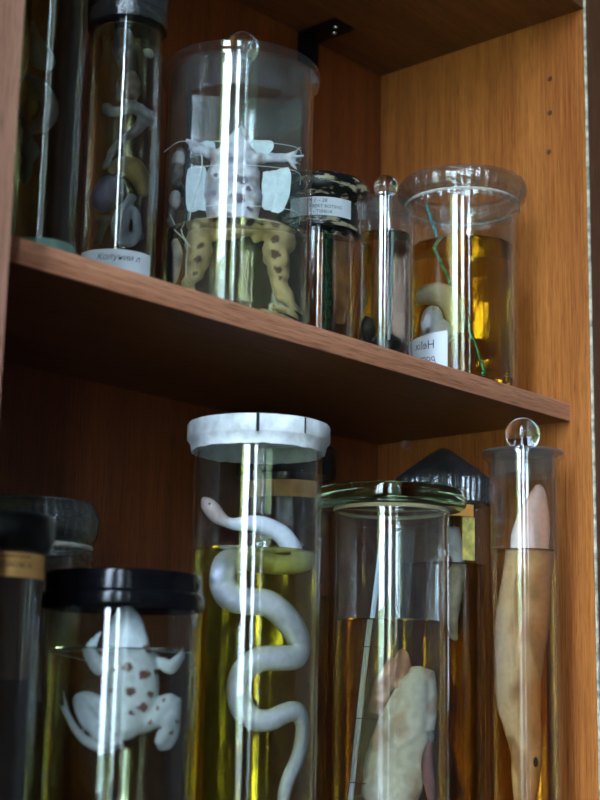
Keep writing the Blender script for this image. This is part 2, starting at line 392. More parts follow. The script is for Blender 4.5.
# ------------------------------------------------------------------ jars
class Jar:
    """local frame: +x to the viewer's right, -y towards the room, z up from the shelf the jar stands on"""
    def __init__(s, name, x, y, R, z0, label, cat='jar', liq=None, n=1.36):
        s.x, s.y, s.R, s.z0, s.n = x, y, R, z0, n
        s.az = math.atan2(x-CAM.x, y-CAM.y); s.liq = None if liq is None else liq-z0
        s.label = label; s.root = empty(name, (x, y, z0), -s.az); tag(s.root, label, cat, 'specimen jars')
        s.ex = Vector((math.cos(s.az), -math.sin(s.az), 0)); s.ef = Vector((math.sin(s.az), math.cos(s.az), 0))
    def mag(s, v):
        d = max((s.R-v)/s.R, .05); return s.n/d/(s.n/d-(s.n-1))
    def P(s, px, py, v=0):
        """point v metres in front of the jar axis that the photograph shows at (px,py); points in the liquid are drawn in by its lens effect"""
        d = FWD+RGT*((px-300)/FPX)-UPV*((py-400)/FPX)
        c = Vector((s.x, s.y, 0))-s.ef*v
        t = (c-CAM).dot(s.ef)/d.dot(s.ef); q = CAM+d*t
        u = (q-Vector((s.x, s.y, 0))).dot(s.ex); z = q.z-s.z0
        if s.liq is not None and z < s.liq:
            k = sstep(0, .012, s.liq-z); u /= 1+(s.mag(v)-1)*k
        return Vector((u, -v, z))
    def T(s, pts):   # (px,py,v,r_mm) -> tube points
        out = []; lim = s.R-.0042
        for px, py, v, r in pts:
            r /= 1000; q = s.P(px, py, v)
            while math.hypot(q.x, q.y)+r*.97 > lim and v > -.03:      # keep the flesh inside the glass
                v -= .0015; q = s.P(px, py, v)
            h = math.hypot(q.x, q.y)
            if h+r*.97 > lim: k = max(0, lim-r*.97)/h; q.x *= k; q.y *= k
            out.append((*q, r))
        return out
    def body(s, top, mat, lip=0, wall=.0028, heel=.006, base=.007, seg=72):
        R, w = s.R, wall
        pr = [(0, .003), (R-heel*1.6, .003), (R-heel, .0004), (R-heel*.4, .0012), (R, heel)]
        h = top-s.z0
        if lip: pr += [(R, h-.012), (R+lip*.3, h-.006), (R+lip, h-.003), (R+lip, h), (R-w, h), (R-w, h-.008)]
        else: pr += [(R, h-.002), (R-w*.3, h), (R-w*.7, h), (R-w, h-.002)]
        pr += [(R-w, base+.004), (R-w-.003, base), (0, base)]
        s.base = base; s.wall = w
        return obj('body', fin(lathe(pr, seg)), mat, s.root)
    def liquid(s, mat, seg=72):
        R = s.R-s.wall-.0003; b = s.base+.0004; l = s.liq
        pr = [(0, b), (R-.0035, b), (R, b+.004), (R, l+.0009), (R-.0009, l+.0002), (R-.003, l), (0, l)]
        return obj('preserving_liquid', fin(lathe(pr, seg), ang=25), mat, s.root)
    def turned(s, name, prof, mat, parent=None, seg=64, rf=None, ang=40, zabs=True):
        pr = [(r, z-s.z0) if zabs else (r, z) for r, z in prof]
        return obj(name, fin(lathe(pr, seg, rf), ang=ang), mat, parent or s.root)
    def patch(s, name, a0, a1, z0, z1, mat, parent=None, r=None, tilt=0, thick=.0003):
        """curved paper on the wall; angles in degrees to the right of the side facing the viewer"""
        r = (r or s.R)+.0004; bm = bmesh.new(); n = 24; rows = []
        for k in range(n+1):
            a = math.radians(a0+(a1-a0)*k/n); dz = tilt*(k/n-.5)
            rows.append([bm.verts.new((q*math.sin(a), -q*math.cos(a), z+dz-s.z0)) for q, z in ((r, z0), (r, z1), (r+thick, z1), (r+thick, z0))])
        for A, B in zip(rows, rows[1:]):
            for i in range(4): bm.faces.new((A[i], A[(i+1) % 4], B[(i+1) % 4], B[i]))
        bm.faces.new(rows[0]); bm.faces.new(rows[-1][::-1])
        return obj(name, fin(bm, ang=30), mat, parent or s.root)
    def text(s, body, a, z, size, mat, parent, r=None, mirror=False, slant=0, tilt=0):
        r = (r or s.R)+.0009
        cu = bpy.data.curves.new('t', 'FONT'); cu.body = body; cu.size = size; cu.align_x = 'CENTER'; cu.resolution_u = 2; cu.shear = slant
        o = bpy.data.objects.new('t', cu); COL.objects.link(o)
        dg = bpy.context.evaluated_depsgraph_get(); me = bpy.data.meshes.new_from_object(o.evaluated_get(dg))
        bpy.data.objects.remove(o)
        bm = bmesh.new(); bm.from_mesh(me); bpy.data.meshes.remove(me)
        for _ in range(1): bmesh.ops.subdivide_edges(bm, edges=[e for e in bm.edges if e.calc_length() > .002], cuts=2)
        for v in bm.verts:
            tx = -v.co.x if mirror else v.co.x; q = math.radians(a)+tx/r
            v.co = Vector((r*math.sin(q), -r*math.cos(q), z-s.z0+v.co.y+tilt*tx))
        me = bpy.data.meshes.new('lettering'); bm.to_mesh(me); bm.free()
        return obj('lettering', me, mat, parent)
    def spec(s, name, label, cat):
        return tag(empty(name, (s.x, s.y, s.z0), -s.az), label, cat)
def ball(s, zc, r, mat, parent, stem=0):
    pr = [(0, zc-r)] + [(r*math.sin(q), zc-r*math.cos(q)) for q in [math.pi*k/20 for k in range(1, 20)]] + [(0, zc+r)]
    if stem: pr = [(0, zc-r-stem), (r*.55, zc-r-stem), (r*.5, zc-r*.86)] + [p for p in pr if p[1] > zc-r*.8]
    return s.turned('knob', pr, mat, parent)
def slab(s, c, w, h, t, mat, name, parent, roty=0, yaw=0):
    """upright plate: centre c, width w, height h, thickness t; roty leans it in its own plane, yaw turns it about z"""
    bm = bmesh.new(); bx(bm, -w/2, w/2, -t/2, t/2, -h/2, h/2, bev=t*.15)
    Mx = Matrix.Translation(c) @ Matrix.Rotation(roty, 4, 'Y') @ Matrix.Rotation(yaw, 4, 'Z')
    bmesh.ops.transform(bm, matrix=Mx, verts=bm.verts[:]); return obj(name, fin(bm, False), mat, parent)
def threadline(s, pts, r, parent, name='thread', mat=None):
    bm = bmesh.new(); tube(bm, [(*p, r) for p in pts], seg=6, n=4); return obj(name, fin(bm), mat or M['thread'], parent)
def liq(name, tr, path=.1, cloud=0): return solid_glass(name, (1, 1, 1), 1.36, tr, path, cloud=cloud)

# liquids
LQ = dict(j1=liq('olive_spirit', (.42, .36, .12)), j2=liq('dull_spirit', (.60, .52, .25)), j3=liq('straw_spirit', (.97, .93, .55)),
          j4=liq('brown_spirit', (.60, .28, .07)), j5=liq('dark_spirit', (.22, .15, .10)), j6=liq('amber_spirit', (.94, .64, .10), cloud=.7),
          j7=liq('murky_spirit', (.20, .15, .06)), j8=liq('murky_brown_spirit', (.25, .18, .08)), j9=liq('pale_spirit', (.96, .94, .74)), j10=liq('yellow_spirit', (.94, .82, .12), cloud=1.3),
          j11=liq('golden_spirit', (.95, .64, .13)), j12=liq('deep_amber_spirit', (.55, .28, .04)), j13=liq('orange_spirit', (.97, .44, .05), cloud=.6))

def skin(s, name, build, voxel, colf, parent, smooth=4, disp=0, dscale=200, label=None):
    bm = bmesh.new(); build(bm); me = organic(bm, voxel, smooth, disp, dscale, colf)
    o = obj(name, me, M['tissue'], parent)
    if label: o['label'] = label
    return o
def flatc(c, j=.10, sc=90):
    return lambda p: tuple(x*(1+j*2*noise.noise(p*sc)) for x in c)
PALE, CREAM, PINK, YEL, GREY, TAN = (.62, .63, .66), (.66, .58, .44), (.58, .40, .36), (.52, .40, .13), (.24, .22, .29), (.45, .33, .22)

# ---- upper shelf 1: narrow tall jar at the left end
j = Jar('tall_jar', -0.6071, .078, 0.0259, 0, 'tall narrow jar with green-tinted foot against the left upright', liq=.330)
b_ = j.body(.365, M['glass_g'], heel=.005, base=.010)
FZ = 0.0265
j.turned('foot', [(0, .0006), (j.R-.004, .0006), (j.R+.0008, .004), (j.R+.0008, FZ-.001), (j.R+.0004, FZ), (j.R+.0002, FZ), (j.R+.0002, .0045), (0, .0045)], plain('green_glass_foot', (.22, .36, .30), .25), zabs=True)
j.liquid(LQ['j1'])
j.turned('lid', [(0, .364), (.022, .364), (.022, .366), (.028, .3665), (.028, .380), (.025, .384), (0, .385)], M['black'])
sp = j.spec('organ_specimen', 'pale and yellow organs hanging in the leftmost jar of the upper shelf', 'specimen')
skin(j, 'membrane', lambda bm: (tube(bm, j.T([(31, 22, .012, 2), (36, 42, .013, 5), (42, 62, .013, 9), (40, 70, .012, 6)]), flat=(.35, 1))), .0012, flatc((.48, .44, .40)), sp)
skin(j, 'yellow_lobe', lambda bm: (ell(bm, j.P(24, 95, .010), (.010, .008, .012)), ell(bm, j.P(27, 108, .010), (.007, .007, .007))), .0012, flatc(YEL), sp)
skin(j, 'gut_loop', lambda bm: tube(bm, j.T([(24, 80, .012, 4), (38, 86, .014, 5), (49, 104, .014, 6), (46, 122, .014, 6), (30, 129, .013, 5), (22, 118, .012, 4)])), .0012, flatc((.40, .34, .33)), sp)
skin(j, 'lower_lobe', lambda bm: (ell(bm, j.P(28, 152, .013), (.007, .006, .009)), ell(bm, j.P(24, 172, .013), (.005, .005, .009)), tube(bm, j.T([(26, 130, .013, 3), (28, 152, .013, 4), (24, 185, .013, 2)]))), .0012, flatc((.34, .40, .44)), sp)

# ---- upper shelf 2: jar with dissected organs and a white label round its foot
j = Jar('tall_jar', -0.5136, .100, 0.0305, 0, 'tall jar of dissected organs with white label round its foot', liq=0.2335)
j.body(0.2525, M['glass'], base=.008)
j.liquid(LQ['j2'])
lid = j.turned('lid', [(0, 0.2490), (.0255, 0.2490), (.026, 0.2510), (.031, 0.2520), (.0325, 0.2565), (.032, 0.2765), (.028, 0.2835), (0, 0.2865)], M['blackwax'], rf=lambda a, i, r, z: (r+.0008*noise.noise(Vector((3*math.cos(a), 3*math.sin(a), z*90))), z))
j.turned('wrapping', [(.0325, 0.2385), (.0333, 0.2525), (.0338, 0.2705), (.031, 0.2860), (.010, 0.2885), (.010, 0.2877), (.0305, 0.2852), (.0331, 0.2705), (.0326, 0.2525), (.0318, 0.2385)], M['cello_d'], rf=lambda a, i, r, z: (r+.0012*math.sin(a*23)*noise.noise(Vector((2*math.cos(a), 2*math.sin(a), z*60))), z), seg=120)
lb = j.patch('label', -62, 55, 0.0176, 0.0436, M['paper'], tilt=0)
j.text('Колунии л', 2, 0.0351, .0070, M['ink'], lb, slant=.3)
sp = j.spec('organ_specimen', 'chain of grey and yellow organs mounted in the labelled tall jar', 'specimen')
slab(j, j.P(121, 140, -.004), .026, .17, .002, M['slab'], 'mounting_plate', sp)
skin(j, 'throat', lambda bm: (tube(bm, j.T([(124, 32, .006, 5), (124, 50, .008, 8), (127, 66, .008, 6), (130, 76, .008, 4)])), ell(bm, j.P(133, 50, .012), (.006, .004, .003))), .0012, flatc((.16, .13, .12), .4), sp, disp=.001)
skin(j, 'valve', lambda bm: (ell(bm, j.P(150, 55, .010), (.0042, .003, .0042)), tube(bm, j.T([(143, 52, .010, 1), (150, 55, .010, 2)]))), .0008, flatc((.5, .47, .42)), sp)
skin(j, 'crop', lambda bm: tube(bm, j.T([(131, 74, .010, 3.5), (129, 84, .010, 7.5), (128, 95, .010, 7.5), (127, 105, .010, 5)])), .001, flatc((.42, .32, .28), .25, 160), sp, disp=.0012, dscale=260)
skin(j, 'gullet', lambda bm: (tube(bm, j.T([(104, 106, .012, 3.2), (110, 113, .013, 4.4), (120, 113, .013, 4), (130, 108, .013, 5), (138, 111, .013, 5.5), (148, 117, .012, 6), (155, 124, .011, 5)])),
     tube(bm, j.T([(150, 116, .011, 5), (143, 124, .012, 4.5), (134, 134, .012, 3.6), (122, 142, .011, 2.8), (113, 152, .010, 2.5), (104, 170, .008, 2.5)]))), .001, flatc((.40, .39, .42), .2, 150), sp, disp=.001, dscale=230)
skin(j, 'liver', lambda bm: (tube(bm, j.T([(112, 176, .014, 5), (122, 168, .015, 8), (134, 170, .015, 9), (142, 182, .014, 8), (144, 196, .013, 4)]), flat=(.7, 1))), .001, lambda p: mixc((.40, .29, .10), (.30, .20, .08), sstep(0, .006, noise.noise(p*120)*.01)), sp)
skin(j, 'spleen', lambda bm: (ell(bm, j.P(110, 191, .014), (.0115, .008, .0125)), ell(bm, j.P(102, 199, .011), (.009, .008, .012))), .001, flatc((.22, .20, .30), .25, 70), sp)
skin(j, 'intestine', lambda bm: tube(bm, j.T([(133, 197, .016, 3.4), (127, 206, .018, 3.8), (119, 216, .018, 3.8), (116, 230, .018, 3.8), (121, 242, .018, 3.8), (131, 243, .018, 3.8), (138, 233, .018, 3.8), (137, 216, .018, 3.6), (131, 210, .018, 3.2), (126, 220, .018, 3.2), (125, 232, .019, 3), (130, 236, .019, 2.6)]), seg=14), .0008, flatc((.34, .37, .43)), sp)
skin(j, 'gland', lambda bm: (ell(bm, j.P(141, 236, .012), (.0032, .003, .0045)), ell(bm, j.P(106, 222, .008), (.007, .005, .004)), tube(bm, j.T([(106, 222, .008, 3), (100, 236, .006, 2.5), (96, 245, .004, 3)]))), .0009, flatc((.22, .19, .17)), sp)

# ---- upper shelf 3: big museum jar with glass lid, dissected frog on a glass plate
j = Jar('museum_jar', -.4084, .072, .0626, 0, 'large museum jar with knobbed glass lid holding dissected frog on glass plate', liq=.0815)
j.body(.2215, M['dusty'], lip=.0045, wall=.003, base=.009)
j.liquid(LQ['j3'])
lid = j.turned('lid', [(0, .2225), (.0665, .2225), (.0680, .2240), (.0680, .2285), (.0655, .2310), (.040, .2330), (0, .2335)], M['dusty'])
j.turned('ground_collar', [(.0575, .1950), (.0590, .1950), (.0592, .2222), (.0560, .2222), (.0562, .1970)], M['ground'], lid, rf=None)
ball(j, .2530, .0145, M['crystal'], lid, stem=0.005)
pl = tag(empty('mounting_plate', (j.x, j.y, 0), -j.az), 'upright glass plate inside the large museum jar', 'glass plate')
slab(j, Vector((.0055, .004, .112)), .094, .196, .0025, M['slab'], 'plate', pl)
bm = bmesh.new(); bx(bm, -.0440, -.0412, -.0040, .0060, .015, .211); obj('plate_edge', fin(bm, False), M['plate_edge'], pl)
for a, z_ in (((-.041, .0525), .159), ((-.041, .0525), .138), ((-.041, .0525), .103)):
    threadline(j, [(a[0], .002, z_-.006), (-.036, -.016, z_-.0005), (.0, -.0235, z_+.001), (.047, -.016, z_+.0005), (a[1], .002, z_-.005)], .00028, pl)
fr = j.spec('dissected_frog', 'dissected frog with spread pale skin flaps mounted on glass plate', 'frog')
V = .012
def spotf(j, spots, base, dark, v=None, jit=.0012):
    S = [(j.P(px, py, vv), r/1000) for px, py, vv, r in spots]
    def f(p):
        k = 0; q = Vector((p.x, 0, p.z)) + .0016*Vector((noise.noise(p*330), 0, noise.noise(p*400+Vector((9, 9, 9)))))
        for c, r in S:
            d = (q-Vector((c.x, 0, c.z))).length; k = max(k, 1-sstep(r*.75, r*1.05, d))
        b = tuple(x*(1+.12*noise.noise(p*120)) for x in base)
        return mixc(b, dark, k)
    return f
spots = [(236, 182, V, 4.3), (243, 184, V, 4.1), (240, 202, V, 4.9), (232, 200, V, 2.7), (228, 218, V, 2.7), (248, 192, V, 2.7), (214, 196, V, 2.7), (216, 178, V, 2.4), (250, 212, V, 2.7), (232, 163, V, 2.7), (222, 206, V, 2.2), (244, 222, V, 3.0), (214, 222, V, 2.0), (262, 196, V, 3.0), (260, 206, V, 2.7)]
def torso(bm):
    tube(bm, j.T([(238, 128, V, 3), (238, 138, V, 8), (236, 152, V, 17), (234, 172, V, 21), (233, 195, V, 24), (233, 215, V, 22), (233, 232, V, 21), (233, 240, V, 17)]), flat=(.42, 1), seg=24)
    tube(bm, j.T([(222, 158, V, 6), (205, 152, V, 5), (195, 148, V, 4.5), (190, 146, V, 3)]))
    tube(bm, j.T([(250, 162, V, 6), (266, 158, V, 4), (280, 158, V, 3.6), (291, 157, V, 3.2)]))
    for fx, fy in ((301, 147), (304, 156), (302, 165), (297, 170)): tube(bm, j.T([(288, 158, V, 2.2), ((288+fx)/2, (158+fy)/2, V, 1.3), (fx, fy, V, .9)]), seg=8)
    for fx, fy in ((187, 140), (187, 150)): tube(bm, j.T([(194, 147, V, 2), (fx, fy, V, 1)]), seg=8)
    for (x1, x2, x3) in ((222, 207, 203), (248, 268, 273)):     # legs down into the spirit
        tube(bm, j.T([(x1, 228, V, 10), (x2*.6+x1*.4, 240, V, 9)]), flat=(.6, 1))
lfx = lambda q: q
def legs(bm):
    tube(bm, j.T([(219, 226, V, 9), (203, 240, V, 8.5), (199, 252, V, 9), (197, 266, V, 8), (192, 280, V, 6), (187, 292, V, 5), (190, 305, V, 4)]))
    tube(bm, j.T([(247, 226, V, 9), (276, 240, V, 9), (276, 252, V, 9.5), (279, 270, V, 8.5), (280, 286, V, 6), (286, 298, V, 6), (298, 310, V, 5.5), (306, 318, V, 4)]))
cf = spotf(j, spots+[(199, 252, V, 3), (196, 265, V, 3.2), (193, 278, V, 2), (274, 245, V, 4), (277, 260, V, 4), (280, 275, V, 3.4), (282, 283, V, 2)], (.68, .69, .74), (.14, .10, .13))
def cf3(p):
    c = cf(p); ax = abs(p.x+.003)/.021
    if j.liq+.012 < p.z < .165:
        c = mixc(c, (.26, .19, .15), .8*sstep(.62, .95, ax+.35*noise.noise(p*150))*(1-sstep(1.0, 1.15, ax))); c = mixc(c, (.30, .30, .38), .6*sstep(.1, .4, noise.noise(p*85+Vector((4, 2, 1)))))
    k = 1-sstep(j.liq-.004, j.liq+.01, p.z); return mixc(c, (c[0]*1.02, c[1]*.78, c[2]*.42), k)
skin(j, 'body', lambda bm: (torso(bm), legs(bm)), .0011, cf3, fr, disp=.0022, dscale=140)
for nm, pts in (('skin_flap', [(205, 166), (188, 170), (187, 209), (199, 210), (213, 207)]), ('skin_flap', [(263, 172), (276, 170), (290, 169), (289, 196), (281, 212), (270, 211), (262, 205)]),
                ('skin_flap', [(214, 142), (203, 141), (204, 152), (216, 153)]), ('skin_flap', [(252, 140), (273, 142), (269, 154), (256, 156)])):
    pts = [(p.x+1.0*noise.noise(Vector((p.x*.35, p.y*.35, 1))), p.y+1.0*noise.noise(Vector((p.x*.35, p.y*.35, 7)))) for p in catmull([Vector((*p, 0)) for p in pts+pts[:1]], 5)[:-1]]
    bm = bmesh.new(); ctr = Vector((sum(p[0] for p in pts)/len(pts), sum(p[1] for p in pts)/len(pts), 0)); rows = []
    lay = []
    for dv in (.0004, -.0004):
        c = bm.verts.new(j.P(ctr.x, ctr.y, .010+dv)); ring = [[bm.verts.new(j.P(ctr.x+(p[0]-ctr.x)*q, ctr.y+(p[1]-ctr.y)*q, .010+dv+.0009*noise.noise(Vector((p[0]*.2, p[1]*.2, q))))) for p in pts] for q in (.5, 1)]
        n_ = len(pts)
        for k in range(n_):
            f = (c, ring[0][k], ring[0][(k+1) % n_]); bm.faces.new(f)
            bm.faces.new((ring[0][k], ring[1][k], ring[1][(k+1) % n_], ring[0][(k+1) % n_]))
        lay.append(ring[1])
    for k in range(n_): bm.faces.new((lay[0][k], lay[0][(k+1) % n_], lay[1][(k+1) % n_], lay[1][k]))
    me = fin(bm); paint(me, flatc((.62, .74, .76), .10)); obj(nm, me, M['tissue'], fr)
hs = j.spec('organ_specimen', 'pinkish brown organ strand tied with thread beside the glass plate', 'specimen')
skin(j, 'organ', lambda bm: (tube(bm, j.T([(181, 150, .004, 4), (178, 163, .004, 6), (176, 182, .004, 4.6), (174, 198, .002, 5.5), (172, 212, .002, 3.5), (172, 228, .002, 3)])), ell(bm, j.P(175, 200, .004), (.005, .005, .009))), .0012, lambda p: mixc((.20, .17, .15), (.60, .56, .56), sstep(.1, .3, noise.noise(p*75)+.15)), hs, disp=.0015)
skin(j, 'tail', lambda bm: tube(bm, j.T([(170, 242, .016, 4), (173, 256, .016, 5), (171, 272, .016, 4), (170, 284, .016, 2)])), .001, flatc((.55, .48, .44), .3), hs)
threadline(j, [j.P(187, 140, .016), j.P(197, 143, .02), j.P(202, 158, .022), j.P(200, 180, .022), j.P(192, 205, .02), j.P(189, 232, .018), j.P(189, 250, .018)], .0006, hs)
threadline(j, [j.P(170, 214, .018), j.P(177, 228, .02), j.P(184, 244, .022), j.P(184, 262, .022), j.P(184, 276, .022), j.P(189, 284, .02)], .0006, hs)
threadline(j, [j.P(164, 152, .012), j.P(178, 142, .016), j.P(188, 142, .018)], .0004, hs)

# ---- upper shelf 4: small jar with flaking black lid
j = Jar('small_jar', -.2370, .130, .0366, 0, 'small brown-liquid jar with flaking black lid and white label on its neck', liq=.1320)
j.body(.164, M['glass'], base=.008)
j.liquid(LQ['j4'])
lid = j.turned('lid', [(0, .1650), (.033, .1650), (.0385, .1400), (.0400, .1400), (.0395, .1660), (.0455, .1720), (.0480, .1780), (.0480, .1850), (.0450, .1895), (.030, .1915), (0, .1920)], M['peel'], rf=lambda a, i, r, z: (r+.0006*noise.noise(Vector((4*math.cos(a), 4*math.sin(a), z*80))), z))
lb = j.patch('label', -42, 46, .1475, .1655, M['paper'], r=.0402)
j.text('N 1 – 28', -3, .1602, .0050, M['ink'], lb, r=.0402, slant=.2)
j.text('ABERT BOTING', 8, .1547, .0046, M['ink'], lb, r=.0402)
j.text('– TSBELIA', 4, .1497, .0044, M['ink'], lb, r=.0402)
sp = j.spec('plate_specimen', 'brown specimen on narrow glass plate in the jar with flaking lid', 'specimen')
slab(j, j.P(328, 285, .006), .012, .105, .0018, M['teal'], 'mounting_plate', sp, yaw=math.radians(72))
skin(j, 'tissue', lambda bm: tube(bm, j.T([(338, 232, .0, 3), (336, 243, .0, 7), (340, 268, .0, 8), (342, 300, .0, 7), (340, 325, .0, 4)]), flat=(.6, 1)), .0012, flatc((.40, .20, .08), .3), sp)

# ---- upper shelf 5: slim stoppered jar
j = Jar('small_jar', -.2298, .055, .0257, 0, 'slim dark jar with ball-knobbed glass stopper between two wider jars', liq=.126)
j.body(.1570, M['glass'], lip=.0012, base=.008)
j.liquid(LQ['j5'])
lid = j.turned('stopper', [(0, .1575), (.0262, .1575), (.0272, .1585), (.0272, .1605), (.024, .1625), (.010, .164), (0, .1645)], M['dusty'])
j.turned('ground_collar', [(.0216, .1385), (.0226, .1385), (.0227, .1572), (.021, .1572), (.0212, .140)], M['ground'], lid)
ball(j, .1745, .0112, M['crystal'], lid, stem=.0005)
pl = tag(empty('mounting_plate', (j.x, j.y, 0), -j.az), 'narrow greenish glass strip leaning inside the slim stoppered jar', 'glass plate')
slab(j, j.P(391, 290, .008), .010, .100, .0022, M['slab'], 'strip', pl, roty=math.radians(3), yaw=math.radians(60))
bm = bmesh.new(); p0, p1 = j.P(392, 232, .013), j.P(389, 340, .013)
tube(bm, [(*p0, .0011), (*((p0+p1)/2), .0012), (*p1, .0011)], seg=4, n=3); obj('ground_edge', fin(bm, False), plain('pale_ground_edge', (.60, .78, .80), .5), pl)
sp = j.spec('dark_specimen', 'dark lump lying in the bottom of the slim stoppered jar', 'specimen')
skin(j, 'tissue', lambda bm: (ell(bm, j.P(366, 330, .004), (.007, .007, .012)), ell(bm, j.P(385, 345, .0), (.012, .010, .009))), .0012, flatc((.05, .04, .035), .3), sp, disp=.001)

# ---- upper shelf 6: wide jar under cellophane with a snail
j = Jar('wide_jar', -.0974, .062, .0541, 0, 'wide cellophane-covered jar of amber spirit with a handwritten white label', liq=.1465)
j.body(.2000, M['glass'], lip=.0060, wall=.003, base=.008)
j.liquid(LQ['j6'])
lid = j.turned('lid', [(0, .2010), (.0595, .2010), (.0618, .2035), (.0620, .2095), (.0600, .2130), (.030, .2140), (0, .2145)], M['dusty'])
def pleat(n, amp):
    return lambda a, i, r, z: (r+amp*(math.sin(a*n+2*math.sin(a*3))+.7*noise.noise(Vector((9*math.cos(a), 9*math.sin(a), z*70)))), z)
def skirt(a, i, r, z):
    r2 = r+.0009*math.sin(a*37+2*math.sin(a*5))+.0008*noise.noise(Vector((9*math.cos(a), 9*math.sin(a), z*70)))
    if i in (0, 9): z -= .006*max(0, noise.noise(Vector((6*math.cos(a), 6*math.sin(a), 3))))+.003*abs(math.sin(a*19))
    return r2, z
wr = j.turned('cellophane_cover', [(.0575, .1880), (.0565, .1925), (.0625, .1995), (.0640, .2060), (.0630, .2125), (.0600, .2160), (.0599, .2157), (.0628, .2120), (.0637, .2060), (.0622, .1997), (.0562, .1927), (.0572, .1881)], M['cello'], seg=150, rf=lambda a, i, r, z: skirt(a, {0: 0, 11: 9}.get(i, 5), r, z))
j.turned('string', [(.0560, .1915), (.0572, .1921), (.0576, .1930), (.0570, .1939), (.0560, .1941)], M['string'])
lb = j.patch('label', -72, -15, .0035, .0500, M['paper'], tilt=.004)
j.text('Helix', -42, .0365, .0120, M['ink'], lb, mirror=True, tilt=-.06)
j.text('pom~', -40, .0240, .0100, M['ink'], lb, mirror=True, slant=.3, tilt=-.06)
sp = j.spec('snail_specimen', 'cream snail with pale shell lying behind the handwritten label', 'snail')
skin(j, 'snail_body', lambda bm: tube(bm, j.T([(415, 304, .022, 5.5), (418, 298, .024, 9), (428, 295, .026, 11), (439, 296, .026, 11.5), (449, 304, .024, 11), (455, 318, .022, 9.5), (456, 335, .020, 7)]), flat=(.9, 1), seg=16), .0011, lambda p: mixc((.72, .64, .44), (.60, .50, .30), sstep(-.2, .4, noise.noise(p*70))), sp)
skin(j, 'shell', lambda bm: (ell(bm, j.P(429, 322, .031), (.0120, .010, .0160), Matrix.Rotation(.2, 3, 'Y')), ell(bm, j.P(438, 334, .030), (.014, .011, .014)), ell(bm, j.P(426, 338, .022), (.009, .009, .012))), .0011, lambda p: mixc((.74, .75, .78), (.44, .40, .34), sstep(.30, .45, noise.noise(p*150))), sp)
pl = tag(empty('glass_strip', (j.x, j.y, 0), -j.az), 'teal-edged glass strip standing aslant in the cellophane-covered jar', 'glass plate')
a_, b_ = j.P(426, 204, -.012), j.P(484, 372, .030)
bm = bmesh.new(); hw = Vector((.0010, .0, .0002)); dp = Vector((.0008, .003, 0))
q = [bm.verts.new(x) for x in (a_-hw, a_+hw, b_+hw, b_-hw, a_-hw+dp, a_+hw+dp, b_+hw+dp, b_-hw+dp)]
for f in ((0, 1, 2, 3), (7, 6, 5, 4), (0, 4, 5, 1), (1, 5, 6, 2), (2, 6, 7, 3), (3, 7, 4, 0)): bm.faces.new([q[k] for k in f])
obj('strip', fin(bm, False), M['teal'], pl)
bm = bmesh.new(); q = []
for dv in (0, .0015):
    q += [bm.verts.new(j.P(px, py, v)+Vector((0, dv, 0))) for px, py, v in ((424, 203, -.012), (428, 240, -.006), (438, 239, -.004), (427, 204, -.012))]
for f in ((0, 1, 2, 3), (7, 6, 5, 4), (0, 4, 5, 1), (1, 5, 6, 2), (2, 6, 7, 3), (3, 7, 4, 0)): bm.faces.new([q[k] for k in f])
obj('broken_end', fin(bm, False), M['slab'], pl)

# ---- lower shelf 7: dark jar at the left edge
j = Jar('dark_jar', -.6528, .045, .0312, ZL, 'dark jar with black lid and tan printed label on its neck', liq=-.285)
j.body(-.199, M['dusty'], base=.008)
j.liquid(LQ['j7'])
j.turned('lid', [(0, -.1985), (.030, -.1985), (.033, -.2010), (.0345, -.2010), (.0375, -.1930), (.0378, -.1800), (.0350, -.1765), (0, -.1755)], M['blackwax'])
lb = j.patch('label', -65, 80, -.2190, -.2030, M['tan'])
j.text('ннн нинин н нниин', 18, -.2065, .0030, M['inkd'], lb)
j.text('E2AOBE R', 24, -.2130, .0052, M['inkd'], lb)
j.text('- - - - - - - - - -', 20, -.2165, .0030, M['inkd'], lb)

# ---- lower shelf 8: wrapped lid behind
j = Jar('wrapped_jar', -.5282, .170, .0447, ZL, 'jar behind the frog with dark lid under cellophane tied with string', liq=-.30)
j.body(-.176, M['dusty'], lip=.003, base=.008)
j.liquid(LQ['j8'])
j.turned('lid', [(0, -.1755), (.0470, -.1755), (.0505, -.1710), (.0515, -.1580), (.0470, -.1470), (.020, -.1445), (0, -.1440)], M['blackwax'])
def skirt8(a, i, r, z):
    r2 = r+.0007*math.sin(a*41+2*math.sin(a*5))+.0007*noise.noise(Vector((9*math.cos(a), 9*math.sin(a), z*70)))
    if i in (0, 11): z -= .007*max(0, noise.noise(Vector((6*math.cos(a), 6*math.sin(a), 5))))+.002*abs(math.sin(a*19)); r2 += .002
    return r2, z
j.turned('cellophane_cover', [(.0490, -.1890), (.0468, -.1810), (.0516, -.1720), (.0528, -.1580), (.0480, -.1458), (.0, -.1425), (.0, -.1429), (.0478, -.1462), (.0525, -.1582), (.0513, -.1722), (.0464, -.1812), (.0487, -.1891)], M['cello'], rf=skirt8, seg=150)
j.turned('string', [(.0466, -.1825), (.0480, -.1820), (.0486, -.1805), (.0480, -.1792), (.0466, -.1788)], M['string'])

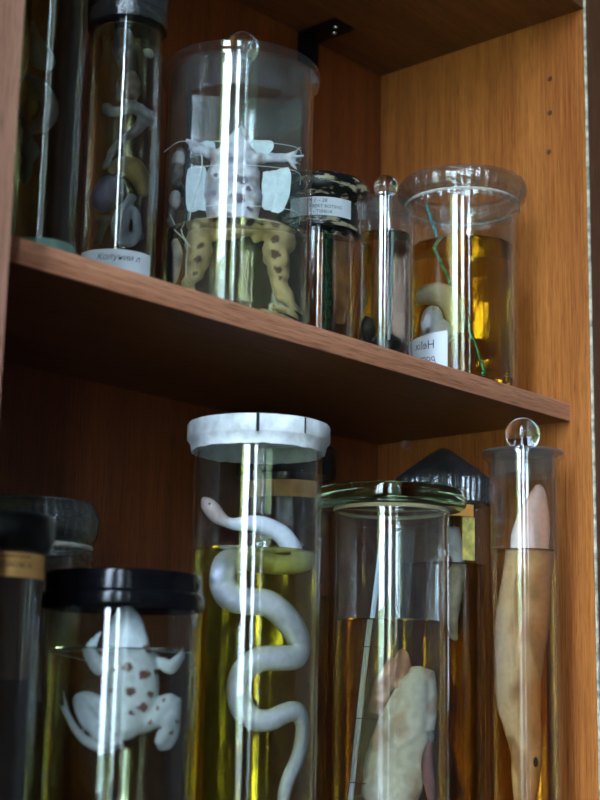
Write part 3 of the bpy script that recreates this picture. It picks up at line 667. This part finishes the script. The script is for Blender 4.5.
# ---- lower shelf 9: frog jar
j = Jar('frog_jar', -.5268, .060, .0554, ZL, 'wide jar with stepped black screw lid holding a pale spotted frog', liq=-.2610)
j.body(-.2140, M['glass_g'], wall=.003, base=.008)
j.liquid(LQ['j9'])
R = j.R
lid = j.turned('lid', [(0, -.2135), (R+.0006, -.2135), (R+.0006, -.2322), (R+.0030, -.2325), (R+.0040, -.2305), (R+.0040, -.2230), (R+.0030, -.2205), (R+.0014, -.2195), (R+.0014, -.2080), (R+.0004, -.2060), (R-.003, -.2054), (0, -.2054)], M['black'], ang=50)
fr = j.spec('frog', 'pale frog with brown back spots hanging in the black-lidded jar', 'frog')
V = .027
def frogb(bm):
    tube(bm, j.T([(128, 606, V, 3.5), (127, 614, V, 8.5), (127, 626, V, 12.5), (128, 645, V, 15), (131, 668, V, 16.5), (133, 690, V, 16.5), (130, 712, V, 14), (127, 728, V, 10), (126, 738, V, 5)]), flat=(.7, 1), seg=24)
    # arms
    tube(bm, j.T([(110, 664, V, 5.21), (101, 668, V, 5.58), (94, 660, V+.004, 5.21), (91, 650, V+.006, 4.46), (93, 642, V+.006, 2.98)]))
    for fx, fy in ((91, 637), (96, 634), (101, 632)): tube(bm, j.T([(94, 646, V+.006, 2.08), ((94+fx)/2-.5, (646+fy)/2, V+.007, 1.12), (fx, fy, V+.006, 0.80)]), seg=8)
    tube(bm, j.T([(152, 660, V-.004, 5.21), (164, 664, V-.002, 4.84), (174, 668, V, 4.84), (180, 662, V+.003, 4.46), (181, 654, V+.004, 2.98)]))
    for fx, fy in ((183, 648), (180, 650)): tube(bm, j.T([(181, 656, V+.004, 1.60), (fx, fy, V+.004, 0.80)]), seg=8)
    # hind legs: thigh, shank, foot
    tube(bm, j.T([(122, 726, V, 7), (106, 716, V+.002, 8.2), (90, 704, V+.002, 8), (79, 696, V+.002, 5)]))
    tube(bm, j.T([(76, 697, V+.004, 4.4), (83, 713, V+.009, 6.2), (98, 730, V+.011, 6.6), (112, 740, V+.009, 5.4), (119, 741, V+.007, 4.6)]))
    tube(bm, j.T([(119, 742, V+.006, 4.6), (104, 747, V+.006, 3.8), (90, 743, V+.006, 3.4), (76, 732, V+.006, 3), (66, 718, V+.005, 2.6), (60, 706, V+.004, 1.5)]))
    for tx, ty in ((58, 691), (53, 704), (59, 698)): tube(bm, j.T([(68, 720, V+.005, 2), ((68+tx)/2-1, (720+ty)/2+1, V+.004, 1.2), (tx, ty, V+.003, .7)]), seg=8)
    tube(bm, j.T([(136, 726, V-.002, 7), (153, 718, V-.002, 8), (167, 706, V-.002, 7.6), (179, 700, V, 5.4)]))
    tube(bm, j.T([(181, 700, V, 5), (180, 714, V+.006, 6), (172, 729, V+.008, 6.2), (164, 739, V+.007, 5.2), (161, 743, V+.006, 4)]))
    tube(bm, j.T([(161, 744, V+.004, 4), (171, 744, V+.003, 4), (179, 737, V+.002, 3.6), (184, 727, V, 3), (186, 716, V-.002, 2.2)]))
fspots = [(146, 649, V, 3.4), (128, 667, V, 3.8), (146, 675, V, 3.8), (131, 691, V, 3.8), (144, 707, V, 3.3), (132, 713, V, 1.9), (152, 694, V, 2.2), (160, 672, V-.004, 2.4), (158, 655, V-.004, 2), (113, 670, V, 2), (160, 708, V, 1.7), (168, 700, V, 1.7), (152, 722, V, 1.6), (163, 727, V, 1.5), (178, 733, V, 1.6), (186, 722, V, 1.6), (116, 656, V, 1.2), (158, 640, V, 1.6), (112, 690, V, 1.5)]
skin(j, 'body', frogb, .0009, spotf(j, fspots, (.76, .78, .84), (.24, .09, .07)), fr, smooth=3, disp=.0005, dscale=160)
threadline(j, [j.P(60, 651, -.01), j.P(84, 660, .01), j.P(108, 668, .012)], .0003, fr)
threadline(j, [j.P(60, 652, -.01), j.P(90, 651, .02), j.P(125, 650, .034), j.P(160, 652, .02), j.P(186, 653, -.01)], .0003, fr)

# ---- lower shelf 10: snake jar
j = Jar('snake_jar', -.3877, .060, .0524, ZL, 'tall white-sealed jar of yellow spirit holding a pale coiled snake', liq=-.1786)
j.body(-.0850, M['glass'], wall=.003, base=.008)
j.liquid(LQ['j10'])
def seal(a, i, r, z): return r+.0005*noise.noise(Vector((5*math.cos(a), 5*math.sin(a), z*120))), z+(.0012*noise.noise(Vector((7*math.cos(a), 7*math.sin(a), 2))) if i in (2, 3) else 0)
lid = j.turned('sealed_lid', [(0, -.0845), (.0530, -.0845), (.0532, -.0975), (.0546, -.0978), (.0556, -.0915), (.0578, -.0890), (.0585, -.0875), (.0585, -.0765), (.0575, -.0748), (0, -.0735)], M['plaster'], rf=seal, seg=96)
for a_, w_, h0, h1 in ((-1, 1.2, -.0895, -.0745), (38, .5, -.0880, -.0755)):
    j.patch('crack', a_-w_, a_+w_, h0, h1, M['crack'], lid, r=.0584, thick=.0006)
sn = j.spec('snake', 'pale snake rising in coils with its head above the yellow spirit', 'snake')
def snk(bm):
    tube(bm, j.T([(204, 499, .016, 2.2), (206, 502, .017, 4.8), (210, 507, .018, 6.4), (215, 513, .018, 6.6), (220, 518, .018, 5.6), (227, 522, .017, 4.3), (236, 524, .016, 5), (250, 523, .014, 6.2), (266, 526, .012, 7), (282, 535, .010, 7.6), (292, 549, .006, 8), (296, 560, -.002, 8.4),
        (289, 566, -.014, 7.7), (272, 566, -.020, 8.2), (252, 562, -.010, 9.0), (232, 562, .012, 9.9), (222, 570, .030, 10.5), (221, 584, .034, 10.7), (230, 597, .036, 10.7), (248, 602, .037, 10.5), (266, 603, .036, 10.3), (283, 614, .033, 10.3), (297, 630, .028, 10.3), (305, 646, .024, 10.0),
        (297, 657, .026, 9.6), (278, 658, .034, 9.5), (258, 660, .037, 9.3), (243, 672, .035, 9.1), (238, 690, .034, 8.9), (242, 708, .035, 8.8), (254, 719, .037, 8.4), (270, 720, .037, 8.1), (287, 713, .034, 7.7), (301, 712, .029, 7.4), (309, 724, .024, 7.1), (307, 744, .025, 6.7), (300, 762, .028, 6.2), (292, 776, .030, 5.7), (287, 790, .031, 5.2), (284, 806, .031, 4.3), (281, 825, .030, 3.1), (280, 845, .028, 1.7)]), seg=18, n=7)
def snkc(p):
    hd = j.P(210, 508, .018); d = (p-hd).length
    c = (.72, .77, .88); c = mixc(c, (.58, .46, .40), 1-sstep(.008, .030, d)) if p.z > j.liq else c
    sc = .5+.5*math.sin(p.z*2600)*math.sin((p.x+p.y)*2600)
    return tuple(x*(.94+.08*sc) for x in c)
bm = bmesh.new(); snk(bm); bmesh.ops.subdivide_edges(bm, edges=bm.edges[:], cuts=1); me = fin(bm, ang=80); paint(me, snkc); obj('body', me, M['tissue'], sn)
for dv, px, py in ((.0236, 209.5, 504),):
    bm = bmesh.new(); ell(bm, j.P(px, py, dv), (.0012, .001, .0012), seg=12); obj('eye', fin(bm), M['crack'], sn)

# ---- lower shelf: jar hidden behind the snake jar
j = Jar('shadowed_jar', -.2108, .190, .0468, ZL, 'shadowed jar with dark lid standing behind the snake jar', liq=-.20)
j.body(-.084, M['dusty'], base=.008)
j.liquid(LQ['j8'])
j.turned('lid', [(0, -.0835), (.0455, -.0835), (.0480, -.0860), (.0495, -.0830), (.0495, -.0600), (.0460, -.0560), (0, -.0550)], M['blackwax'])
j.patch('label', -60, 40, -.1090, -.0930, M['tan'])

# ---- lower shelf 11: jar with thick glass disc lid
j = Jar('disc_lid_jar', -.1997, .070, .0513, ZL, 'golden jar covered with a thick greenish glass disc', liq=-.2242)
j.body(-.1262, M['dusty'], lip=.0012, wall=.003, base=.008)
j.liquid(LQ['j11'])
lid = j.turned('lid', [(0, -.1225), (.0660, -.1225), (.0684, -.1205), (.0692, -.1165), (.0690, -.1080), (.0675, -.1060), (0, -.1055)], M['lidglass'])
j.turned('gasket', [(.0490, -.1260), (.0520, -.1260), (.0524, -.1244), (.0520, -.1228), (.0490, -.1228)], M['rubber'])
pl = tag(empty('mounting_plate', (j.x, j.y, ZL), -j.az), 'pale-edged milky plate leaning inside the disc-lidded jar', 'glass plate')
top, bot = j.P(383, 528, .024), j.P(346, 812, .036)
wv = Vector((.040, .016, 0))
bm = bmesh.new(); q = []
for dy in (0, .0022):
    q += [bm.verts.new(x+Vector((0, dy, 0))) for x in (bot, bot+wv, top+wv*.72, top)]
for f in ((0, 1, 2, 3), (7, 6, 5, 4), (0, 4, 5, 1), (1, 5, 6, 2), (2, 6, 7, 3), (3, 7, 4, 0)): bm.faces.new([q[k] for k in f])
obj('plate', fin(bm, False), M['milk'], pl)
bm = bmesh.new(); tube(bm, [(*top, .0019), (*((top+bot)/2), .0023), (*bot, .0026)], seg=4, n=4); obj('ground_edge', fin(bm, False), plain('ground_plate_edge', (.78, .90, .98), .5), pl)
for f_ in (.43, .68, .90):
    c = top.lerp(bot, f_); threadline(j, [c+Vector((-.0022, -.0012, 0)), c+Vector((0, -.0026, .0002)), c+Vector((.0022, -.0012, 0)), c+Vector((.016, .004, -.0006))], .0004, pl, mat=M['inkd'])
sp = j.spec('organ_specimen', 'pale fleshy organ mass with pink lobes in the disc-lidded jar', 'specimen')
def mass(bm):
    tube(bm, j.T([(420, 668, .024, 6.0), (416, 684, .027, 12.0), (410, 708, .030, 18.0), (404, 732, .031, 21.6), (398, 756, .031, 24.0), (394, 778, .030, 24.0), (390, 800, .028, 21.6), (388, 830, .026, 16.8)]), flat=(.55, 1), seg=24)
    tube(bm, j.T([(428, 672, .022, 8.4), (430, 700, .024, 10.8), (428, 730, .026, 9.6)]), flat=(.6, 1))
    ell(bm, j.P(375, 790, .030), (.010, .007, .012))
skin(j, 'mantle', mass, .0013, lambda p: mixc((.70, .70, .72), (.56, .44, .40), sstep(.1, .5, noise.noise(p*55))), sp, disp=.0018, dscale=110)
skin(j, 'pink_lobe', lambda bm: (tube(bm, j.T([(394, 660, .022, 5), (388, 676, .023, 8), (380, 692, .022, 7), (374, 712, .020, 5)]), flat=(.7, 1)), tube(bm, j.T([(402, 652, .020, 4), (403, 668, .022, 7), (400, 688, .024, 7)])), ell(bm, j.P(383, 702, .022), (.006, .005, .014))), .0012, lambda p: mixc((.48, .24, .22), (.62, .44, .40), sstep(-.2, .4, noise.noise(p*90))), sp, disp=.0012)
skin(j, 'red_lobe', lambda bm: tube(bm, j.T([(434, 742, .024, 3), (430, 756, .026, 5.5), (431, 774, .027, 6), (436, 796, .026, 5), (436, 815, .024, 3)])), .0012, flatc((.40, .18, .18), .2), sp)
skin(j, 'blue_gland', lambda bm: ell(bm, j.P(436, 736, .024), (.003, .003, .006)), .0009, flatc((.25, .33, .40), .2), sp)
skin(j, 'base_tissue', lambda bm: (ell(bm, j.P(366, 806, .020), (.016, .012, .010)), ell(bm, j.P(420, 815, .020), (.018, .012, .008))), .0014, flatc((.38, .28, .16), .3), sp, disp=.0015)

# ---- lower shelf 12: jar with pleated conical cover
j = Jar('cone_lid_jar', -0.0778, .100, .0448, ZL, 'amber jar with dark pleated conical cellophane cover and orange ring label', liq=-.1640)
j.body(-.0950, M['glass'], base=.008)
j.liquid(LQ['j12'])
def cone(a, i, r, z): return r*(1+.05*(abs(math.sin(a*29+3*math.sin(a*4)))-.5)*min(1, r/.012))+.0006*noise.noise(Vector((8*math.cos(a), 8*math.sin(a), z*60))), z
cv = j.turned('pleated_cover', [(0, -.0460), (.004, -.0468), (.012, -.0520), (.024, -.0610), (.036, -.0700), (.0455, -.0775), (.0475, -.0830), (.0470, -.0920), (.0462, -.0980), (.0475, -.1030), (.0465, -.1032), (.0455, -.0980), (.0462, -.0920), (.0466, -.0835), (.0448, -.0785), (.024, -.0622), (0, -.0475)], M['cello_d'], rf=cone, seg=348, ang=30)
j.turned('lid', [(0, -.0945), (.0440, -.0945), (.0452, -.0920), (.0452, -.0800), (.0440, -.0790), (.020, -.0625), (0, -.0500)], M['black'])
j.patch('ring_label', -90, 40, -.1190, -.1075, M['orange'])
j.patch('side_label', 24, 42, -.1610, -.1195, M['yellowp'])
sp = j.spec('organ_specimen', 'pale drooping specimen in the cone-covered amber jar', 'specimen')
skin(j, 'tissue', lambda bm: tube(bm, j.T([(453, 528, .018, 6), (455, 545, .020, 8), (458, 562, .022, 6.5), (455, 580, .024, 9), (452, 600, .026, 9), (452, 622, .026, 6), (455, 640, .024, 3)]), flat=(.7, 1)), .0013, flatc((.60, .56, .52), .15), sp, disp=.001)

# ---- lower shelf 13: stoppered cylinder by the side panel
j = Jar('stoppered_cylinder', -.0690, .012, .0325, ZL, 'narrow orange-spirit cylinder with ball stopper beside the bright side panel', liq=-.1532)
j.body(-.0600, M['glass'], lip=.0062, base=.008)
j.liquid(LQ['j13'])
lid = j.turned('stopper', [(0, -.0596), (.0375, -.0596), (.0388, -.0588), (.0385, -.0576), (.030, -.0568), (0, -.0565)], M['rim'])
j.turned('ground_collar', [(.0284, -.0810), (.0294, -.0810), (.0296, -.0598), (.0275, -.0598), (.0278, -.0800)], M['ground'], lid)
ball(j, -.0405, .0168, M['crystal'], lid)
sp = j.spec('fish_specimen', 'long pale flesh-coloured specimen filling the stoppered cylinder', 'specimen')
def longs(bm):
    tube(bm, j.T([(538, 484, 0.000, 2.8), (538, 494, 0.000, 8.3), (535, 512, 0.000, 13.8), (531, 535, 0.001, 18.4), (530, 558, 0.002, 18.5), (527, 585, 0.004, 19.3), (522, 615, 0.004, 21.0), (518, 645, 0.004, 21.0), (516, 672, 0.004, 19.3), (517, 700, 0.004, 17.6), (522, 726, 0.004, 14.3), (526, 750, 0.003, 11.8), (526, 775, 0.002, 10.1), (524, 800, 0.002, 7.6), (523, 830, 0.000, 4.2)]), flat=(.42, 1), seg=24)
skin(j, 'flesh', longs, .0012, lambda p: mixc(mixc((.80, .66, .62), (.56, .26, .16), sstep(-.012, .012, p.x+.010*noise.noise(p*40))), (.40, .22, .15), .8*sstep(.05, .4, noise.noise(Vector((p.x*90, p.y*60, p.z*25))))), sp, disp=.0010, dscale=70)
skin(j, 'dark_vent', lambda bm: ell(bm, j.P(536, 762, .016), (.0022, .002, .005)), .0008, flatc((.06, .05, .05)), sp)

# ---- black bracket under the top board
box('plate', (-.016, .016, -.026, .0285, -.003, 0), M['metal'], cb, bev=.0008)
box('upright', (-.016, .016, .0245, .0285, -.034, -.003), M['metal'], cb, bev=.0008)
for x, y in ((-.004, -.016), (.006, -.006)):
    bm = lathe([(0, -.0050), (.0022, -.0046), (.0028, -.003), (0, -.003)], 16); bmesh.ops.translate(bm, verts=bm.verts[:], vec=(x, y, 0)); obj('screw', fin(bm), M['screw'], cb)
